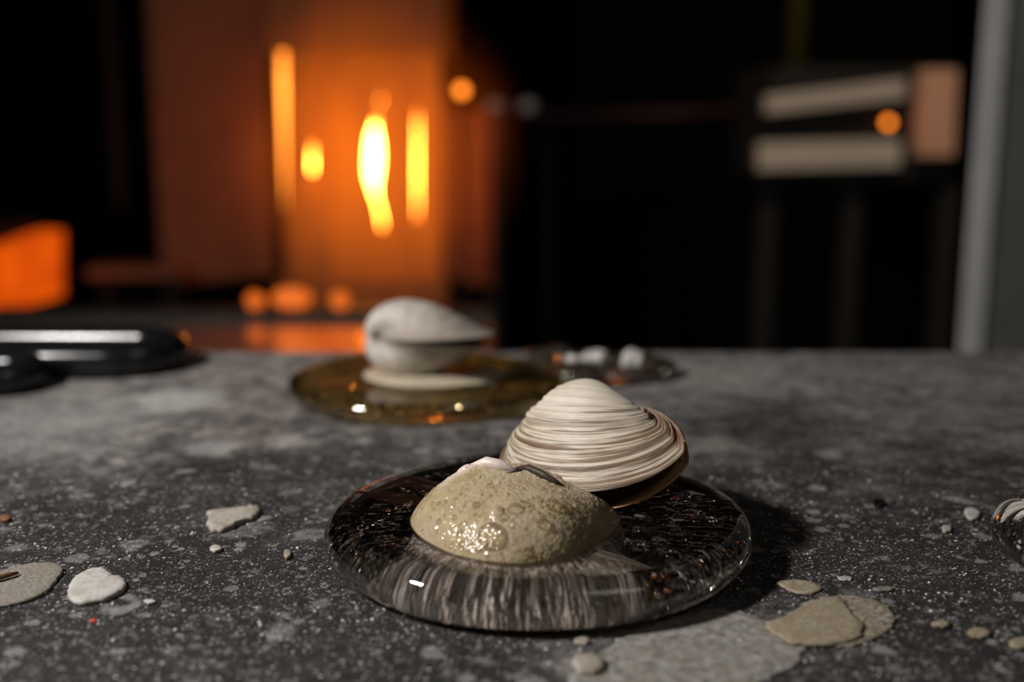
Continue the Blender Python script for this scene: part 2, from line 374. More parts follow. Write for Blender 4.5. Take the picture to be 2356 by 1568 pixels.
def disc_mesh(name, cx, cy, R, Ry, t, seed, wave=.0006, wrinkle=.0006, out=.01, nth=560, ncell=1500, tilt=1.5, marks=(), spread=.05):
    """puddle of glass: flat wrinkled underside, round edge, softly wavy top"""
    th = np.linspace(0, 2*np.pi, nth, endpoint=False)
    r = t/2; prof = []                      # (inset from edge, z, wrinkle weight, wave weight)
    for s in np.linspace(.02, 1, 100)[:-1]: prof.append((s, None, 0.0, 1, 0))
    for q in np.linspace(-np.pi/2, np.pi/2, 34): prof.append((1, r*np.cos(q), r+r*np.sin(q), max(0, -np.sin(q)+.35)/1.35, max(0, np.sin(q))))
    for s in np.linspace(1, .02, 48)[1:]: prof.append((s, None, t, 0, 1))
    g = np.random.default_rng(seed); cells = np.stack([cx+g.uniform(-R, R, ncell), cy+g.uniform(-Ry, Ry, ncell)], -1); tl = np.tan(np.radians(g.normal(0, tilt, (ncell, 2)))); base = np.full(ncell, .00025)
    for mx, my, mr, bx, by in marks:                # added facet patches in the underside, tilted to glint the furnace toward the camera
        k = (np.hypot(cells[:, 0]-mx, cells[:, 1]-my) < mr*g.uniform(.6, 1.1, ncell)) & (g.random(ncell) < .75)
        tl[k] = np.stack([g.normal(bx, spread, k.sum()), g.normal(by, spread, k.sum())], -1); base[k] = .0007
    f1 = snoise(seed, 14, 40, 130); f2 = snoise(seed+1, 12, 150, 420); f3 = snoise(seed+2, 16, 300, 900); lob = g.uniform(0, 6.28, 6); la = g.normal(size=6)/np.arange(1.5, 7.5)
    wr = np.zeros(nth)
    for k in range(18, 150, 3): wr += g.normal()*np.sin(k*th+g.uniform(0, 6.28))/k**.45
    wr /= wr.std()
    edge = 1+out*sum(la[i]*np.sin((i+2)*th+lob[i]) for i in range(6))
    rows = []
    for (s, inset, z, wz, ws) in prof:
        if inset is None: rx, ry = (R-r)*s, (Ry-r)*s
        else: rx, ry = R-r+inset, Ry-r+inset
        X = np.stack([cx+rx*edge*np.cos(th), cy+ry*edge*np.sin(th), np.full(nth, z)], -1)
        X[:, 2] += ws*(f1(X)*wave + f2(X)*wave*.16)*min(1, z/t)
        if wz:
            fade = min(1, max(0, (s-.72)/.28)); ph = wr*(.6+.4*np.sin(s*9+th*3))
            X[:, 2] += np.maximum(0, ph+.3)*wrinkle*wz*fade*(1 if z < t*.6 else 0)
            X[:, :2] += (np.stack([np.cos(th), np.sin(th)], -1)*(-np.abs(wr)*wrinkle*.45*wz*(1 if inset is not None else 0))[:, None])
        if ws == 0 and z < t*.5:
            ci = ((X[:, None, :2]-cells[None])**2).sum(-1).argmin(1); d_ = X[:, :2]-cells[ci]
            X[:, 2] += np.maximum(0, base[ci]+(d_*tl[ci]).sum(-1))*(1-z/t*2)
        if inset is not None: X[:, :2] += np.stack([np.cos(th), np.sin(th)], -1)*((f3(X*np.array([1, 1, .25]))*wave*.06)*np.sin(np.clip(z/t, 0, 1)*math.pi))[:, None]
        X[:, 2] = np.maximum(X[:, 2], 0)+T+.0003
        rows.append(X)
    V = np.concatenate(rows); m = len(rows); Fc = []
    for i in range(m-1):
        for k in range(nth):
            j = (k+1) % nth; Fc.append((i*nth+k, i*nth+j, (i+1)*nth+j, (i+1)*nth+k))
    Fc.append(tuple(range(nth))[::-1]); Fc.append(tuple((m-1)*nth+k for k in range(nth)))
    me = mesh(name, V, Fc); me['flat_rows'] = nth*96; return me

# froth: a mound of tiny domes
FO = [(-.0315, .336), (-.029, .326), (-.022, .315), (-.011, .306), (.0015, .3025), (.013, .306), (.023, .316), (.030, .328), (.0335, .342), (.031, .356), (.018, .366), (0, .369), (-.016, .364), (-.026, .353), (-.0305, .345)]
FC = np.array([.0015, .336]); FZ = .0132
def froth_mesh():
    a = np.array(FO)-FC; ang = np.arctan2(a[:, 1], a[:, 0]); rad = np.hypot(a[:, 0], a[:, 1]); o = np.argsort(ang); ang, rad = ang[o], rad[o]
    nth, nr = 420, 150; th = np.linspace(-np.pi, np.pi, nth, endpoint=False)
    R = np.interp(th, np.r_[ang-2*np.pi, ang, ang+2*np.pi], np.r_[rad, rad, rad])
    k = np.exp(-np.linspace(-2, 2, 25)**2); k /= k.sum(); R = np.convolve(np.r_[R[-12:], R, R[:12]], k, 'valid')
    S = np.linspace(.003, 1, nr); Th, Sg = np.meshgrid(th, S)
    X = FC[0]+Sg*R*np.cos(Th); Y = FC[1]+Sg*R*np.sin(Th)
    f = snoise(31, 12, 60, 260); P3 = np.stack([X, Y, X*0], -1)
    h = .0160*(1-Sg**2.8)**.66
    h += np.exp(-((X+.009)**2+(Y-.343)**2)/.010**2)*.004 + np.exp(-((X-.006)**2+(Y-.340)**2)/.008**2)*.003 - np.exp(-((X-.022)**2+(Y-.348)**2)/.010**2)*.004
    h += f(P3)*.0011*(1-Sg**4)
    g = np.random.default_rng(5); cells = []
    for n, r0, r1 in ((1500, .0003, .0005), (260, .0005, .0009), (6, .0012, .0022)):
        rr = g.uniform(r0, r1, n); c = np.stack([g.uniform(X.min(), X.max(), n), g.uniform(Y.min(), Y.max(), n)], -1); cells.append((c, rr))
    dome = np.zeros_like(h).ravel(); xy = np.stack([X.ravel(), Y.ravel()], -1)
    for c, rr in cells:
        for i in range(len(rr)):
            d2 = ((xy-c[i])**2).sum(-1); m = d2 < rr[i]**2
            dome[m] = np.maximum(dome[m], np.sqrt(rr[i]**2-d2[m])*.40)
    h = h + dome.reshape(h.shape)*(1-Sg**8)
    V = np.stack([X, Y, T+FZ+h-.0012*(Sg > .995)], -1).reshape(-1, 3); Fc = []
    for i in range(nr-1):
        for j in range(nth):
            q = (j+1) % nth; Fc.append((i*nth+j, i*nth+q, (i+1)*nth+q, (i+1)*nth+j))
    Fc.append(tuple(range(nth))[::-1])
    base = len(V); vb = []                  # underside bowl = the buried lower shell
    for s in (.98, .9, .75, .55, .3, .05):
        for j in range(nth):
            vb.append((FC[0]+s*R[j]*np.cos(th[j]), FC[1]+s*R[j]*np.sin(th[j]), T+FZ-.0012-.0006-(1-s**2)*.0012))
    V = np.concatenate([V, np.array(vb)])
    rows = [(nr-1)*nth]+[base+i*nth for i in range(6)]
    for a_, b_ in zip(rows[:-1], rows[1:]):
        for j in range(nth):
            q = (j+1) % nth; Fc.append((a_+j, a_+q, b_+q, b_+j))
    Fc.append(tuple(rows[-1]+j for j in range(nth)))
    return mesh('froth', V, Fc), (th, R)
def bubbles(parent, n, c, rx, ry, z0, z1, r0, r1, seed):
    g = np.random.default_rng(seed); V, Fc = [], []
    bm = bmesh.new(); bmesh.ops.create_icosphere(bm, subdivisions=2, radius=1); bv = [v.co.copy() for v in bm.verts]; bf = [[v.index for v in f.verts] for f in bm.faces]; bm.free()
    for _ in range(n):
        a = g.uniform(0, 6.28); q = g.random()**.5; r = r0*(r1/r0)**g.random(); k = len(V); st = g.uniform(1, 2.2)
        x, y, z = c[0]+rx*q*math.cos(a), c[1]+ry*q*math.sin(a), T+g.uniform(z0+r, max(z0+r, z1-r)); b = math.atan2(y-.345, x-.005); cb, sb = math.cos(b), math.sin(b)
        for v in bv: u = v.x*st; V.append((x+(u*cb-v.y*sb)*r, y+(u*sb+v.y*cb)*r, z+v.z*r*.7))
        for f in bf: Fc.append([k+i for i in f])
    o = link('air_bubbles', mesh('air_bubbles', V, Fc), M['air'], parent); o['kind'] = 'stuff'; return o
def slivers(parent, ta, RA, RB):
    g = np.random.default_rng(91)
    for nm, cnt, m in (('air_streaks', 190, 'air'), ('pale_streaks', 230, 'streak')):
        V, Fc = [], []
        for _ in range(cnt):
            t = g.uniform(-2.75, -.55); j = int((t+math.pi)/(2*math.pi)*len(ta)) % len(ta); s0 = g.uniform(.05, .75); s1 = min(1.0, s0+g.uniform(.12, .5)); wd = g.uniform(.00012, .0004); k = len(V); m_ = 6; tw = g.normal()*.04
            for i in range(m_+1):
                s = s0+(s1-s0)*i/m_; tt = t+tw*i/m_; rr = RA[j]+(RB[j]-RA[j])*s + .0012
                x, y, z = FC[0]+rr*math.cos(tt), FC[1]+rr*math.sin(tt), T+.0014+.0112*(1-s)**1.25
                w_ = wd*max(.05, math.sin(math.pi*(i+.15)/(m_+.3)))
                for q in range(5):
                    b = q*2*math.pi/5; V.append((x-w_*math.cos(b)*math.sin(tt), y+w_*math.cos(b)*math.cos(tt), z+w_*math.sin(b)))
            for i in range(m_):
                for q in range(5): Fc.append((k+i*5+q, k+i*5+(q+1) % 5, k+(i+1)*5+(q+1) % 5, k+(i+1)*5+q))
            Fc.append((k+4, k+3, k+2, k+1, k)); Fc.append(tuple(k+m_*5+q for q in range(5)))
        o = link(nm, mesh(nm, V, Fc), M[m], parent); o['kind'] = 'stuff'
def froth_mat():
    n = N('froth'); p = n.geo(); v = n.voro(p, 1000); v2 = n.voro(p, 480)
    f = n.noise(p, 150, 4, .6); g = n.noise(p, 60, 3)
    c = n.mix(n.ramp(f, [(.3, 0.0), (.7, 1.0)]), (.29, .22, .115), (.43, .355, .235))
    c = n.mix(n.ramp(g, [(.45, 0.0), (.7, .7)]), c, (.35, .28, .21))
    px_, py_, pz_ = n.xyz(p)
    pk = n.math('MULTIPLY', n.step(n.math('ADD', py_, n.math('MULTIPLY', px_, -.35)), .3405, .3465), n.math('SUBTRACT', 1.0, n.step(px_, -.006, .010))); pk = n.math('MULTIPLY', pk, n.step(px_, -.026, -.016))
    c = n.mix(pk, c, (.62, .52, .47))
    dark = n.voro(p, 260); cell = n.xyz(dark.outputs['Color'])[0]
    sp = n.math('MULTIPLY', n.math('GREATER_THAN', cell, .90), n.math('LESS_THAN', dark.outputs['Distance'], .16))
    z = n.xyz(p)[2]
    c = n.mix(n.math('MULTIPLY', sp, n.step(z, T+.022, T+.034)), c, (.02, .012, .01))
    n.set(Base_Color=c, Roughness=.09, IOR=1.5); n.b.inputs['Subsurface Weight'].default_value = .35
    n.b.inputs['Subsurface Radius'].default_value = (.003, .0022, .0012); n.b.inputs['Subsurface Scale'].default_value = 1.0
    h = n.math('ADD', n.math('MULTIPLY', v.outputs['Distance'], -1.0), n.math('MULTIPLY', v2.outputs['Distance'], -1.2))
    n.bump(h, .5, .0004)
    return n.m
M['froth'] = froth_mat()
# shell: growth bands follow the uv's second coordinate (0 umbo .. 1 margin)
def shell_mat(name, c_pale, c_line, c_dark, lines=1.0, mot=(.86, .80, .68)):
    n = N(name); uv = n.new('UVMap').outputs[0]; u, s, _ = n.xyz(uv); p = n.co()
    def bands(fu, fs, det): 
        cx = n.new('CombineXYZ'); n.wire(n.math('MULTIPLY', u, fu), cx.inputs[0]); n.wire(n.math('MULTIPLY', s, fs), cx.inputs[1])
        return n.noise(cx.outputs[0], 1.0, det, .65)
    b1 = bands(3.0, 42, 4); b2 = bands(6, 130, 3); b3 = bands(2, 14, 2); blot = n.noise(p, 120, 5, .65)
    c = n.mix(n.ramp(blot, [(.35, 0.0), (.7, .8)]), c_pale, tuple(v*k for v, k in zip(c_pale, mot)))
    k1 = n.math('MULTIPLY', n.ramp(b1, [(.44, 0.0), (.54, 1.0)]), n.step(s, .52, .80))
    c = n.mix(n.math('MULTIPLY', k1, .92*lines), c, c_line)
    k2 = n.math('MULTIPLY', n.ramp(b2, [(.44, 0.0), (.60, 1.0)]), n.math('MULTIPLY', n.step(s, .45, .95), n.ramp(b3, [(.35, .15), (.65, 1.0)])))
    c = n.mix(n.math('MULTIPLY', k2, .9*lines), c, c_line)
    k3 = n.math('MULTIPLY', n.ramp(bands(2.2, 24, 3), [(.54, 0.0), (.59, 1.0)]), n.step(s, .45, .6))
    c = n.mix(n.math('MULTIPLY', k3, .7*lines), c, c_dark)
    # reddish stain along the hinge slope
    us = n.math('ABSOLUTE', n.math('SUBTRACT', u, .17)); e = n.math('SUBTRACT', 1.0, n.step(us, .01, .11))
    e = n.math('MULTIPLY', e, n.math('MULTIPLY', n.step(s, .35, .8), n.ramp(n.noise(p, 200, 4), [(.3, .3), (.65, 1.0)])))
    c = n.mix(n.math('MULTIPLY', e, .75*lines), c, (.25, .10, .045))
    n.set(Base_Color=c, Roughness=.48)
    n.bump(n.math('ADD', n.math('MULTIPLY', b2, .8), b1), .55, .0009)
    return n.m
M['shell'] = shell_mat('quahog', (.61, .555, .49), (.15, .085, .035), (.06, .033, .018))
M['shell_low'] = shell_mat('quahog_lower', (.70, .42, .20), (.34, .17, .07), (.07, .04, .02), .7)  # brown valve; warm reflected light also put into its raised colour
M['shell2'] = shell_mat('quahog_grey', (.50, .47, .43), (.24, .18, .13), (.10, .08, .07), .7, (.55, .47, .38))
M['bed'] = plain('amber_froth', (.22, .125, .045), .2, 0, .9, 160, .8)
M['lip2'] = plain('pale_froth', (.42, .36, .27), .35, 0, .3, 200, .4)
def buried_mat():  # streaks of refracted light put into the colour as bright and dark
    n = N('buried_shell'); p = n.geo(); x, y, z = n.xyz(p)
    t = n.math('ARCTAN2', n.math('SUBTRACT', y, .336), n.math('SUBTRACT', x, .0015)); cx = n.new('CombineXYZ'); n.wire(n.math('MULTIPLY', t, 26), cx.inputs[0]); n.wire(n.math('MULTIPLY', z, 420), cx.inputs[1])
    f = n.noise(cx.outputs[0], 1, 4, .65, .6)
    n.set(Base_Color=n.ramp(f, [(.28, (.014, .008, .005)), (.40, (.13, .085, .06)), (.48, (.36, .29, .255)), (.54, (.78, .73, .72)), (.59, (.30, .20, .14)), (.66, (.06, .034, .02)), (.78, (.06, .03, .013))]), Roughness=.4); return n.m
M['buried'] = buried_mat()
M['lip'] = plain('pink_shell_lip', (.60, .50, .45), .4, 0, .12, 300, .2)

def valve_mesh(name, L, hb, k, ptop, skew, flip=1, n=160, m=110, smin=.03, seed=0, ridge=.00035, th=.0016, pw=1.0):
    """one clam valve: a margin curve through the hinge, shrunk and turned about the hinge axis (a logarithmic spiral)"""
    ph = np.linspace(0, 2*np.pi, n, endpoint=False)
    c, s = np.cos(ph), np.sin(ph); e = np.where(c > 0, 2/ptop, 2/2.15)
    a = skew*L+.5*L*np.sign(s)*np.abs(s)**np.where(c > 0, 2/1.9, 2/2.1)
    b = hb*L/2*(1-np.sign(c)*np.abs(c)**e)
    tt = np.linspace(0, 1, m)**.75; S = smin**(1-tt); al = k*(-np.log(S))**pw
    g = np.random.default_rng(seed); rid = np.zeros(m)
    for f in (30, 47, 71, 110, 160): rid += g.normal()*np.sin(f*S+g.uniform(0, 6.28))
    rid *= ridge/2.2*np.clip((S-.25)*2.2, 0, 1)
    def grid(sc, off):
        ry = S[:, None]*b*sc
        A = S[:, None]*a; B = ry*np.cos(al)[:, None]; C = ry*np.sin(al)[:, None]
        X = np.stack([A, B, C], -1)
        d1 = np.roll(X, -1, 1)-np.roll(X, 1, 1); d0 = np.gradient(X, axis=0)
        nn = np.cross(d0, d1); nn /= np.linalg.norm(nn, axis=-1, keepdims=True)+1e-12
        if (nn[m//2, n//2, 2] < 0): nn = -nn
        X = X+nn*((rid[:, None]*np.clip(b/(b.max()*.3), 0, 1)[None, :])[..., None] if off == 0 else off)
        return X
    O = grid(1, 0); I = grid(1, -th); I[:, :, 2] = np.maximum(I[:, :, 2], 0)
    V = np.concatenate([O.reshape(-1, 3), I.reshape(-1, 3)]); V[:, 2] *= flip; Fc = []; q = n*m
    for i in range(m-1):
        for j in range(n):
            r = (j+1) % n
            f = (i*n+j, i*n+r, (i+1)*n+r, (i+1)*n+j); Fc.append(f); Fc.append(tuple(q+v for v in f[::-1]))
    for j in range(n):
        r = (j+1) % n; Fc.append(((m-1)*n+j, (m-1)*n+r, q+(m-1)*n+r, q+(m-1)*n+j))
    Fc.append(tuple(range(n))[::-1]); Fc.append(tuple(q+v for v in range(n)))
    me = mesh(name, V, Fc); bm = bmesh.new(); bm.from_mesh(me); bmesh.ops.recalc_face_normals(bm, faces=bm.faces); bm.to_mesh(me); bm.free()
    uvl = me.uv_layers.new(name='UVMap'); li = np.zeros(len(me.loops), int); me.loops.foreach_get('vertex_index', li)
    vi = li % q; uv = np.stack([(vi % n)/n, S[vi//n]], -1)
    uvl.data.foreach_set('uv', uv.astype(np.float32).ravel())
    return me
def clam(name, loc, rot, dims, mats, label, gap, labels=(None, None), seed=0, ridge=.00035, pw=1.0, gap2=1.0):
    t = empty(name, loc, label, 'shell')
    R = Euler(rot, 'XYZ').to_matrix().to_4x4(); Fl = Matrix.Diagonal((1, -1, 1, 1))
    for i, fl in enumerate((1, -1)):
        me = valve_mesh('valve', *dims, flip=fl, seed=seed+i, ridge=ridge, pw=pw)
        me.transform(R @ Fl @ Matrix.Rotation(fl*gap*(1 if i == 0 else gap2), 4, 'X')); me.flip_normals()
        o = bpy.data.objects.new('valve', me); COL.objects.link(o); o.parent = t
        me.materials.append(mats[i]); me.shade_smooth()
        if labels[i]: o['label'] = labels[i]
    return t

# ---- the clear disc in front with its froth, and the clam leaning on it
def front_disc():
    d = empty('glass_disc', (.008, .35, T), 'clear poured glass disc in front, topped with tan froth and a leaning clam', 'glass disc')
    marks = [(*tab(x, y, .004)[:2], r, bx, by) for x, y, r, bx, by in ((1470, 1190, .0055, -.04, -.36), (1440, 1240, .006, -.05, -.40), (1500, 1245, .007, -.15, -.38), (1540, 1200, .005, -.14, -.31), (1540, 1265, .006, -.30, -.30), (1590, 1185, .005, -.12, -.22),
        (1590, 1230, .007, -.31, -.25), (1480, 1300, .007, -.18, -.36), (1620, 1290, .009, .04, .05), (1560, 1320, .007, -.5, -.15), (1660, 1230, .008, .38, -.42), (1660, 1320, .007, -.05, .16), (1690, 1280, .006, -.09, .15),
        (855, 1135, .007, .09, -.41), (810, 1175, .006, .15, -.43), (905, 1175, .006, .27, -.16), (905, 1215, .006, .44, -.14), (955, 1175, .006, .31, -.22), (950, 1210, .006, .44, -.22), (850, 1250, .006, .25, -.3), (800, 1270, .006, .4, -.1))]
    body = caster(link('glass_body', disc_mesh('glass_body', .0081, .3503, .0668, .0662, .0144, 11, .0006, .00022, marks=marks), M['glass'], d))
    me, (th, R) = froth_mesh(); fr = link('froth', me, M['froth'], d); fr['label'] = 'tan bubbly froth heaped on the glass'
    # lower shell buried in the glass under the froth
    FB = [(-.027, .345), (-.029, .330), (-.032, .315), (-.027, .3035), (-.014, .2935), (.002, .2905), (.018, .2915), (.0285, .297), (.0335, .307), (.032, .325), (.034, .342), (.031, .356), (.018, .366), (0, .369), (-.016, .364), (-.027, .355)]
    q = np.array(FB)-FC; ang = np.arctan2(q[:, 1], q[:, 0]); o = np.argsort(ang); ang = ang[o]; rad = np.hypot(q[:, 0], q[:, 1])[o]
    nth = 360; ta = np.linspace(-np.pi, np.pi, nth, endpoint=False)
    RB = np.interp(ta, np.r_[ang-2*np.pi, ang, ang+2*np.pi], np.r_[rad, rad, rad]); RA = np.interp(ta, np.r_[th-2*np.pi, th, th+2*np.pi], np.r_[R, R, R])*.95
    g = np.random.default_rng(77); rib = sum(g.normal()*np.sin(k*ta+g.uniform(0, 6.28))/k**.3 for k in range(24, 150, 4)); rib /= rib.std()
    V, Fc = [], []
    for i, s in enumerate(np.linspace(0, 1, 20)):
        for j in range(nth):
            rr = RA[j]+(RB[j]-RA[j])*s + rib[j]*.0009*math.sin(math.pi*min(1, s*1.2))
            V.append((FC[0]+rr*math.cos(ta[j]), FC[1]+rr*math.sin(ta[j]), T+.0008+.0112*(1-s)**1.25+rib[(j*7) % nth]*.0001))
    for i in range(19):
        for j in range(nth):
            q = (j+1) % nth; Fc.append((i*nth+j, i*nth+q, (i+1)*nth+q, (i+1)*nth+j))
    Fc.append(tuple(range(nth))); Fc.append(tuple(19*nth+j for j in range(nth)))
    me = mesh('buried_shell', V, Fc); bm = bmesh.new(); bm.from_mesh(me); bmesh.ops.recalc_face_normals(bm, faces=bm.faces); bm.to_mesh(me); bm.free()
    bs = link('buried_shell', me, M['buried'], d); receiver(bs); bs['label'] = 'pale shell sunk in the glass under the froth'
    # pinkish lip of that shell standing out behind the froth
    lp = [tab(x, y, z) for x, y, z in ((1020, 1128, .021), (1048, 1100, .026), (1085, 1078, .030), (1120, 1063, .033), (1150, 1068, .033), (1178, 1084, .031), (1205, 1098, .028))]
    lp = [p+Vector((0, .003, -.0012)) for p in lp]
    tube('shell_lip', lp, [.0006, .0014, .0019, .0021, .0019, .0015, .0006], M['lip'], d, res=14)['label'] = 'pinkish shell lip'
    dk = [tab(x, y, z)+Vector((0, .001, 0)) for x, y, z in ((1165, 1092, .030), (1190, 1082, .031), (1215, 1079, .031), (1245, 1090, .031), (1275, 1108, .029), (1300, 1124, .027))]
    tube('burnt_edge', dk, [.0004, .0009, .0014, .0011, .0009, .0004], plain('burnt_froth', (.05, .032, .024), .5, 0, .5, 900), d, res=9)
    slivers(d, ta, RA, RB)
    bubbles(d, 60, (.056, .352), .012, .020, .002, .0125, .00025, .0009, 82); bubbles(d, 60, (.038, .335), .012, .014, .002, .012, .0002, .0007, 83)  # air bubbles added in clusters to catch furnace glints
    bubbles(d, 40, (-.045, .338), .011, .020, .002, .012, .0002, .0009, 84); bubbles(d, 30, (-.026, .350), .009, .012, .006, .013, .0002, .0006, 85)
    # single bubbles that stand out of the froth
    g = np.random.default_rng(9); bm = bmesh.new(); bmesh.ops.create_icosphere(bm, subdivisions=3, radius=1); sph = from_bm('bubble', bm); sph.materials.append(M['bubble']); sph.shade_smooth()
    dg = bpy.context.evaluated_depsgraph_get(); fr_eval = fr
    from mathutils.bvhtree import BVHTree
    bv = BVHTree.FromPolygons([v.co for v in fr.data.vertices], [p.vertices for p in fr.data.polygons])
    big = [(1130, 1232, .0042), (1185, 1172, .0022), (1205, 1160, .0016), (1272, 1162, .0024), (1300, 1165, .0018), (1318, 1180, .0020), (1096, 1162, .0013), (1128, 1118, .0012),
           (1058, 1225, .0011), (1045, 1190, .0010), (1250, 1205, .0020), (1345, 1190, .0022), (1340, 1230, .0011), (1290, 1262, .0011), (1236, 1280, .0009), (1210, 1268, .0012), (1160, 1190, .0014), (1010, 1200, .0009), (1330, 1160, .0014), (1240, 1150, .0011)]
    for _ in range(240): big.append((g.uniform(965, 1390), g.uniform(1100, 1305), 10**(-3.5+.5*g.random()**2)))
    for x, y, r in big:
        dr = ray(x, y).normalized(); hit = bv.ray_cast(EYE, dr)
        if hit[0] is None: continue
        o = bpy.data.objects.new('bubble', sph); COL.objects.link(o); o.parent = fr
        o.location = hit[0]-hit[1]*r*.1*(1 if hit[1].z > 0 else -1); o.scale = (r, r, r)
    return d
front_disc()
clam('clam_shell', (.0278, .3951, T+.0374), (.397, -.1066, -.6707), (.068, .7518, .9014, 1.29, .245), (M['shell'], M['shell_low']),
     'large cream clam with brown growth lines leaning on the clear front disc', .03, (None, 'brown shaded lower valve'), 3, gap2=4.0)

# ---- amber disc behind with the second clam
def back_disc():
    d = empty('glass_disc', (-.0426, .56, T), 'amber tinted glass disc under the grey-white clam at the back', 'glass disc')
    (link('glass_body', disc_mesh('glass_body', -.0426, .560, .068, .062, .0105, 21, .0008, .0004, .02, marks=[(*tab(x, y, .003)[:2], .0085, bx, by) for x, y, bx, by in ((720, 870, .37, -.07), (720, 910, .23, .21), (800, 870, .34, -.3), (800, 910, 0, 0), (800, 940, .5, .2), (880, 870, .23, -.37), (880, 910, .15, -.27), (880, 940, .35, 0), (960, 910, .05, -.36), (960, 940, .02, -.13), (1040, 880, .04, -.41), (1040, 910, 0, -.3), (1040, 940, -.12, 0), (1120, 870, -.08, -.39), (1120, 910, -.14, -.27), (1120, 940, -.26, -.03), (1200, 870, -.38, -.28), (1200, 910, -.08, .08))], spread=.07), M['amber'], d)); 
    lump('froth_foot', (-.036, .554, T+.0100), (.034, .028, .0042), M['lip2'], d, .2, 6, 4)
    bubbles(d, 90, (-.0426, .56), .062, .055, .0012, .0090, .0004, .0011, 81)  # bubbles added for orange glints inside the disc
back_disc()
clam('clam_shell', (-.0640, .553, T+.0300), (0, .10, math.radians(86)), (.061, .92, 1.08, 1.6, .06), (M['shell2'], M['shell2']),
     'blurred grey-white clam seen edge-on on the amber disc', .045, seed=8, ridge=.00012, pw=1.4)

def crust(parent, n, c, ext, r0, r1, mat, seed):
    g = np.random.default_rng(seed); bm = bmesh.new(); bmesh.ops.create_icosphere(bm, subdivisions=2, radius=1); bv = np.array([v.co for v in bm.verts]); bf = [[v.index for v in f.verts] for f in bm.faces]; bm.free()
    V, Fc = [], []
    for _ in range(n):
        p = np.array(c)+g.uniform(-1, 1, 3)*np.array(ext); q = Euler(g.uniform(0, 6.28, 3)).to_matrix(); sc = r0*(r1/r0)**g.random()*np.array([1, g.uniform(.35, .9), g.uniform(.2, .5)])
        k = len(V); w = bv*(1+.25*np.sin(bv[:, [1, 2, 0]]*g.uniform(2, 6)+g.uniform(0, 6)))*sc; w = w@np.array(q).T+p; w[:, 2] = np.maximum(w[:, 2], .0012)
        V += [(a, b, T+z) for a, b, z in w]; Fc += [[k+i for i in f] for f in bf]
    o = receiver(link('crust', mesh('crust', V, Fc), M[mat], parent)); o['kind'] = 'stuff'; o['label'] = 'silvery crinkled crust inside the glass'
def clear_piece(name, cx, cy, R, Ry, t, label, lumps, seed):
    d = empty(name, (cx, cy, T), label, 'glass')
    caster(link('glass_body', disc_mesh('glass_body', cx, cy, R, Ry, t, seed, .0016, .0005, .05, 400, 1500, 4, [(cx+dx, cy+dy, .012, .1, -.3) for dx, dy in ((-.035, -.01), (-.02, .02), (0, -.015), (.02, 0), (-.03, .008))], .2), M['glass'], d))
    for i, (x, y, z, sx, sy, sz, mt) in enumerate(lumps):
        receiver(lump('lump', (x, y, T+z), (sx, sy, sz), M[mt], d, .38, seed+i, 4))
    return d
M['frost'] = plain('frosty_glass_crust', (.72, .70, .68), .12, 0, .2, 250, .8)
M['frost'].node_tree.nodes['Principled BSDF'].inputs['Transmission Weight'].default_value = 0
M['frost2'] = plain('dim_glass_crust', (.44, .42, .40), .15, 0, .3, 250, .8)
clear_piece('glass_piece', -.0 + .045, .603, .040, .030, .010, 'clear glass piece with whitish lumps behind the leaning clam, near the far edge', [(.043, .602, .009, .008, .009, .0055, 'frost2'), (.064, .592, .0095, .006, .006, .008, 'frost2'), (.02, .605, .010, .012, .010, .006, 'glass'), (.053, .592, .010, .005, .005, .004, 'glass'), (.032, .596, .008, .006, .005, .004, 'frost2'), (.072, .598, .008, .006, .006, .006, 'glass')], 41)
cp = clear_piece('glass_piece', .205, .340, .056, .040, .017, 'clear glass piece with silvery crust cut off by the right edge', [], 51)
crust(cp, 170, (.181, .337, .0080), (.020, .021, .0035), .0014, .0048, 'frost', 5)

# ---- black handled shears lying at the left
def shears():
    t = empty('hand_shears', (-.27, .60, T), 'glossy black looped tool handles lying at the left edge of the table', 'tool')
    def loop(cx0, cx1, y0, y1, z):
        pts = []; ry = (y1-y0)/2; cy = (y0+y1)/2
        for k in range(24):
            a = -math.pi/2+math.pi*k/23; pts.append((cx1-ry+ry*math.cos(a), cy+ry*math.sin(a), z))
        for k in range(24):
            a = math.pi/2+math.pi*k/23; pts.append((cx0+ry+ry*math.cos(a), cy+ry*math.sin(a), z))
        return pts
    tube('handle', loop(-.40, -.187, .598, .652, T+.0092), .0088, M['black'], t, True, 18)
    tube('handle', loop(-.42, -.243, .556, .592, T+.0079), .0075, M['black'], t, True, 18)
    tube('blade', [(-.40, .60, T+.0088), (-.55, .57, T+.008), (-.68, .53, T+.005)], [.008, .007, .003], M['dark_steel'], t)
shears()

# ---------------------------------------------------------------- the hot end of the shop
YF = 2.6
HOT = at(862, 370, YF)
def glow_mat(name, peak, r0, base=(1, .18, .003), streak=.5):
    """hot doors, and firelight on jambs and casing: emission falls off with distance from the mouth of the furnace"""
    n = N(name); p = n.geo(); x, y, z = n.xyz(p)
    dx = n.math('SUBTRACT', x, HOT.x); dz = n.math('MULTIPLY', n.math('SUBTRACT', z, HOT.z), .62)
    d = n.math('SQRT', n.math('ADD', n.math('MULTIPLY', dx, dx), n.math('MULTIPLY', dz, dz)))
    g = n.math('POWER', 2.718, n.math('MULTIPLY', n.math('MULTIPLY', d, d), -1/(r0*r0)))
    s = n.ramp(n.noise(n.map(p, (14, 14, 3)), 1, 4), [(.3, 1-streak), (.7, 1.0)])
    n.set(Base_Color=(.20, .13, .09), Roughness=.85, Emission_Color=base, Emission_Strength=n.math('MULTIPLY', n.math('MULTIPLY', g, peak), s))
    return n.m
def chamber_mat():
    n = N('white_hot_chamber'); n.set(Base_Color=(.4, .3, .2), Emission_Color=(1, .30, .033), Emission_Strength=80.0); return n.m
M['hot'] = chamber_mat()
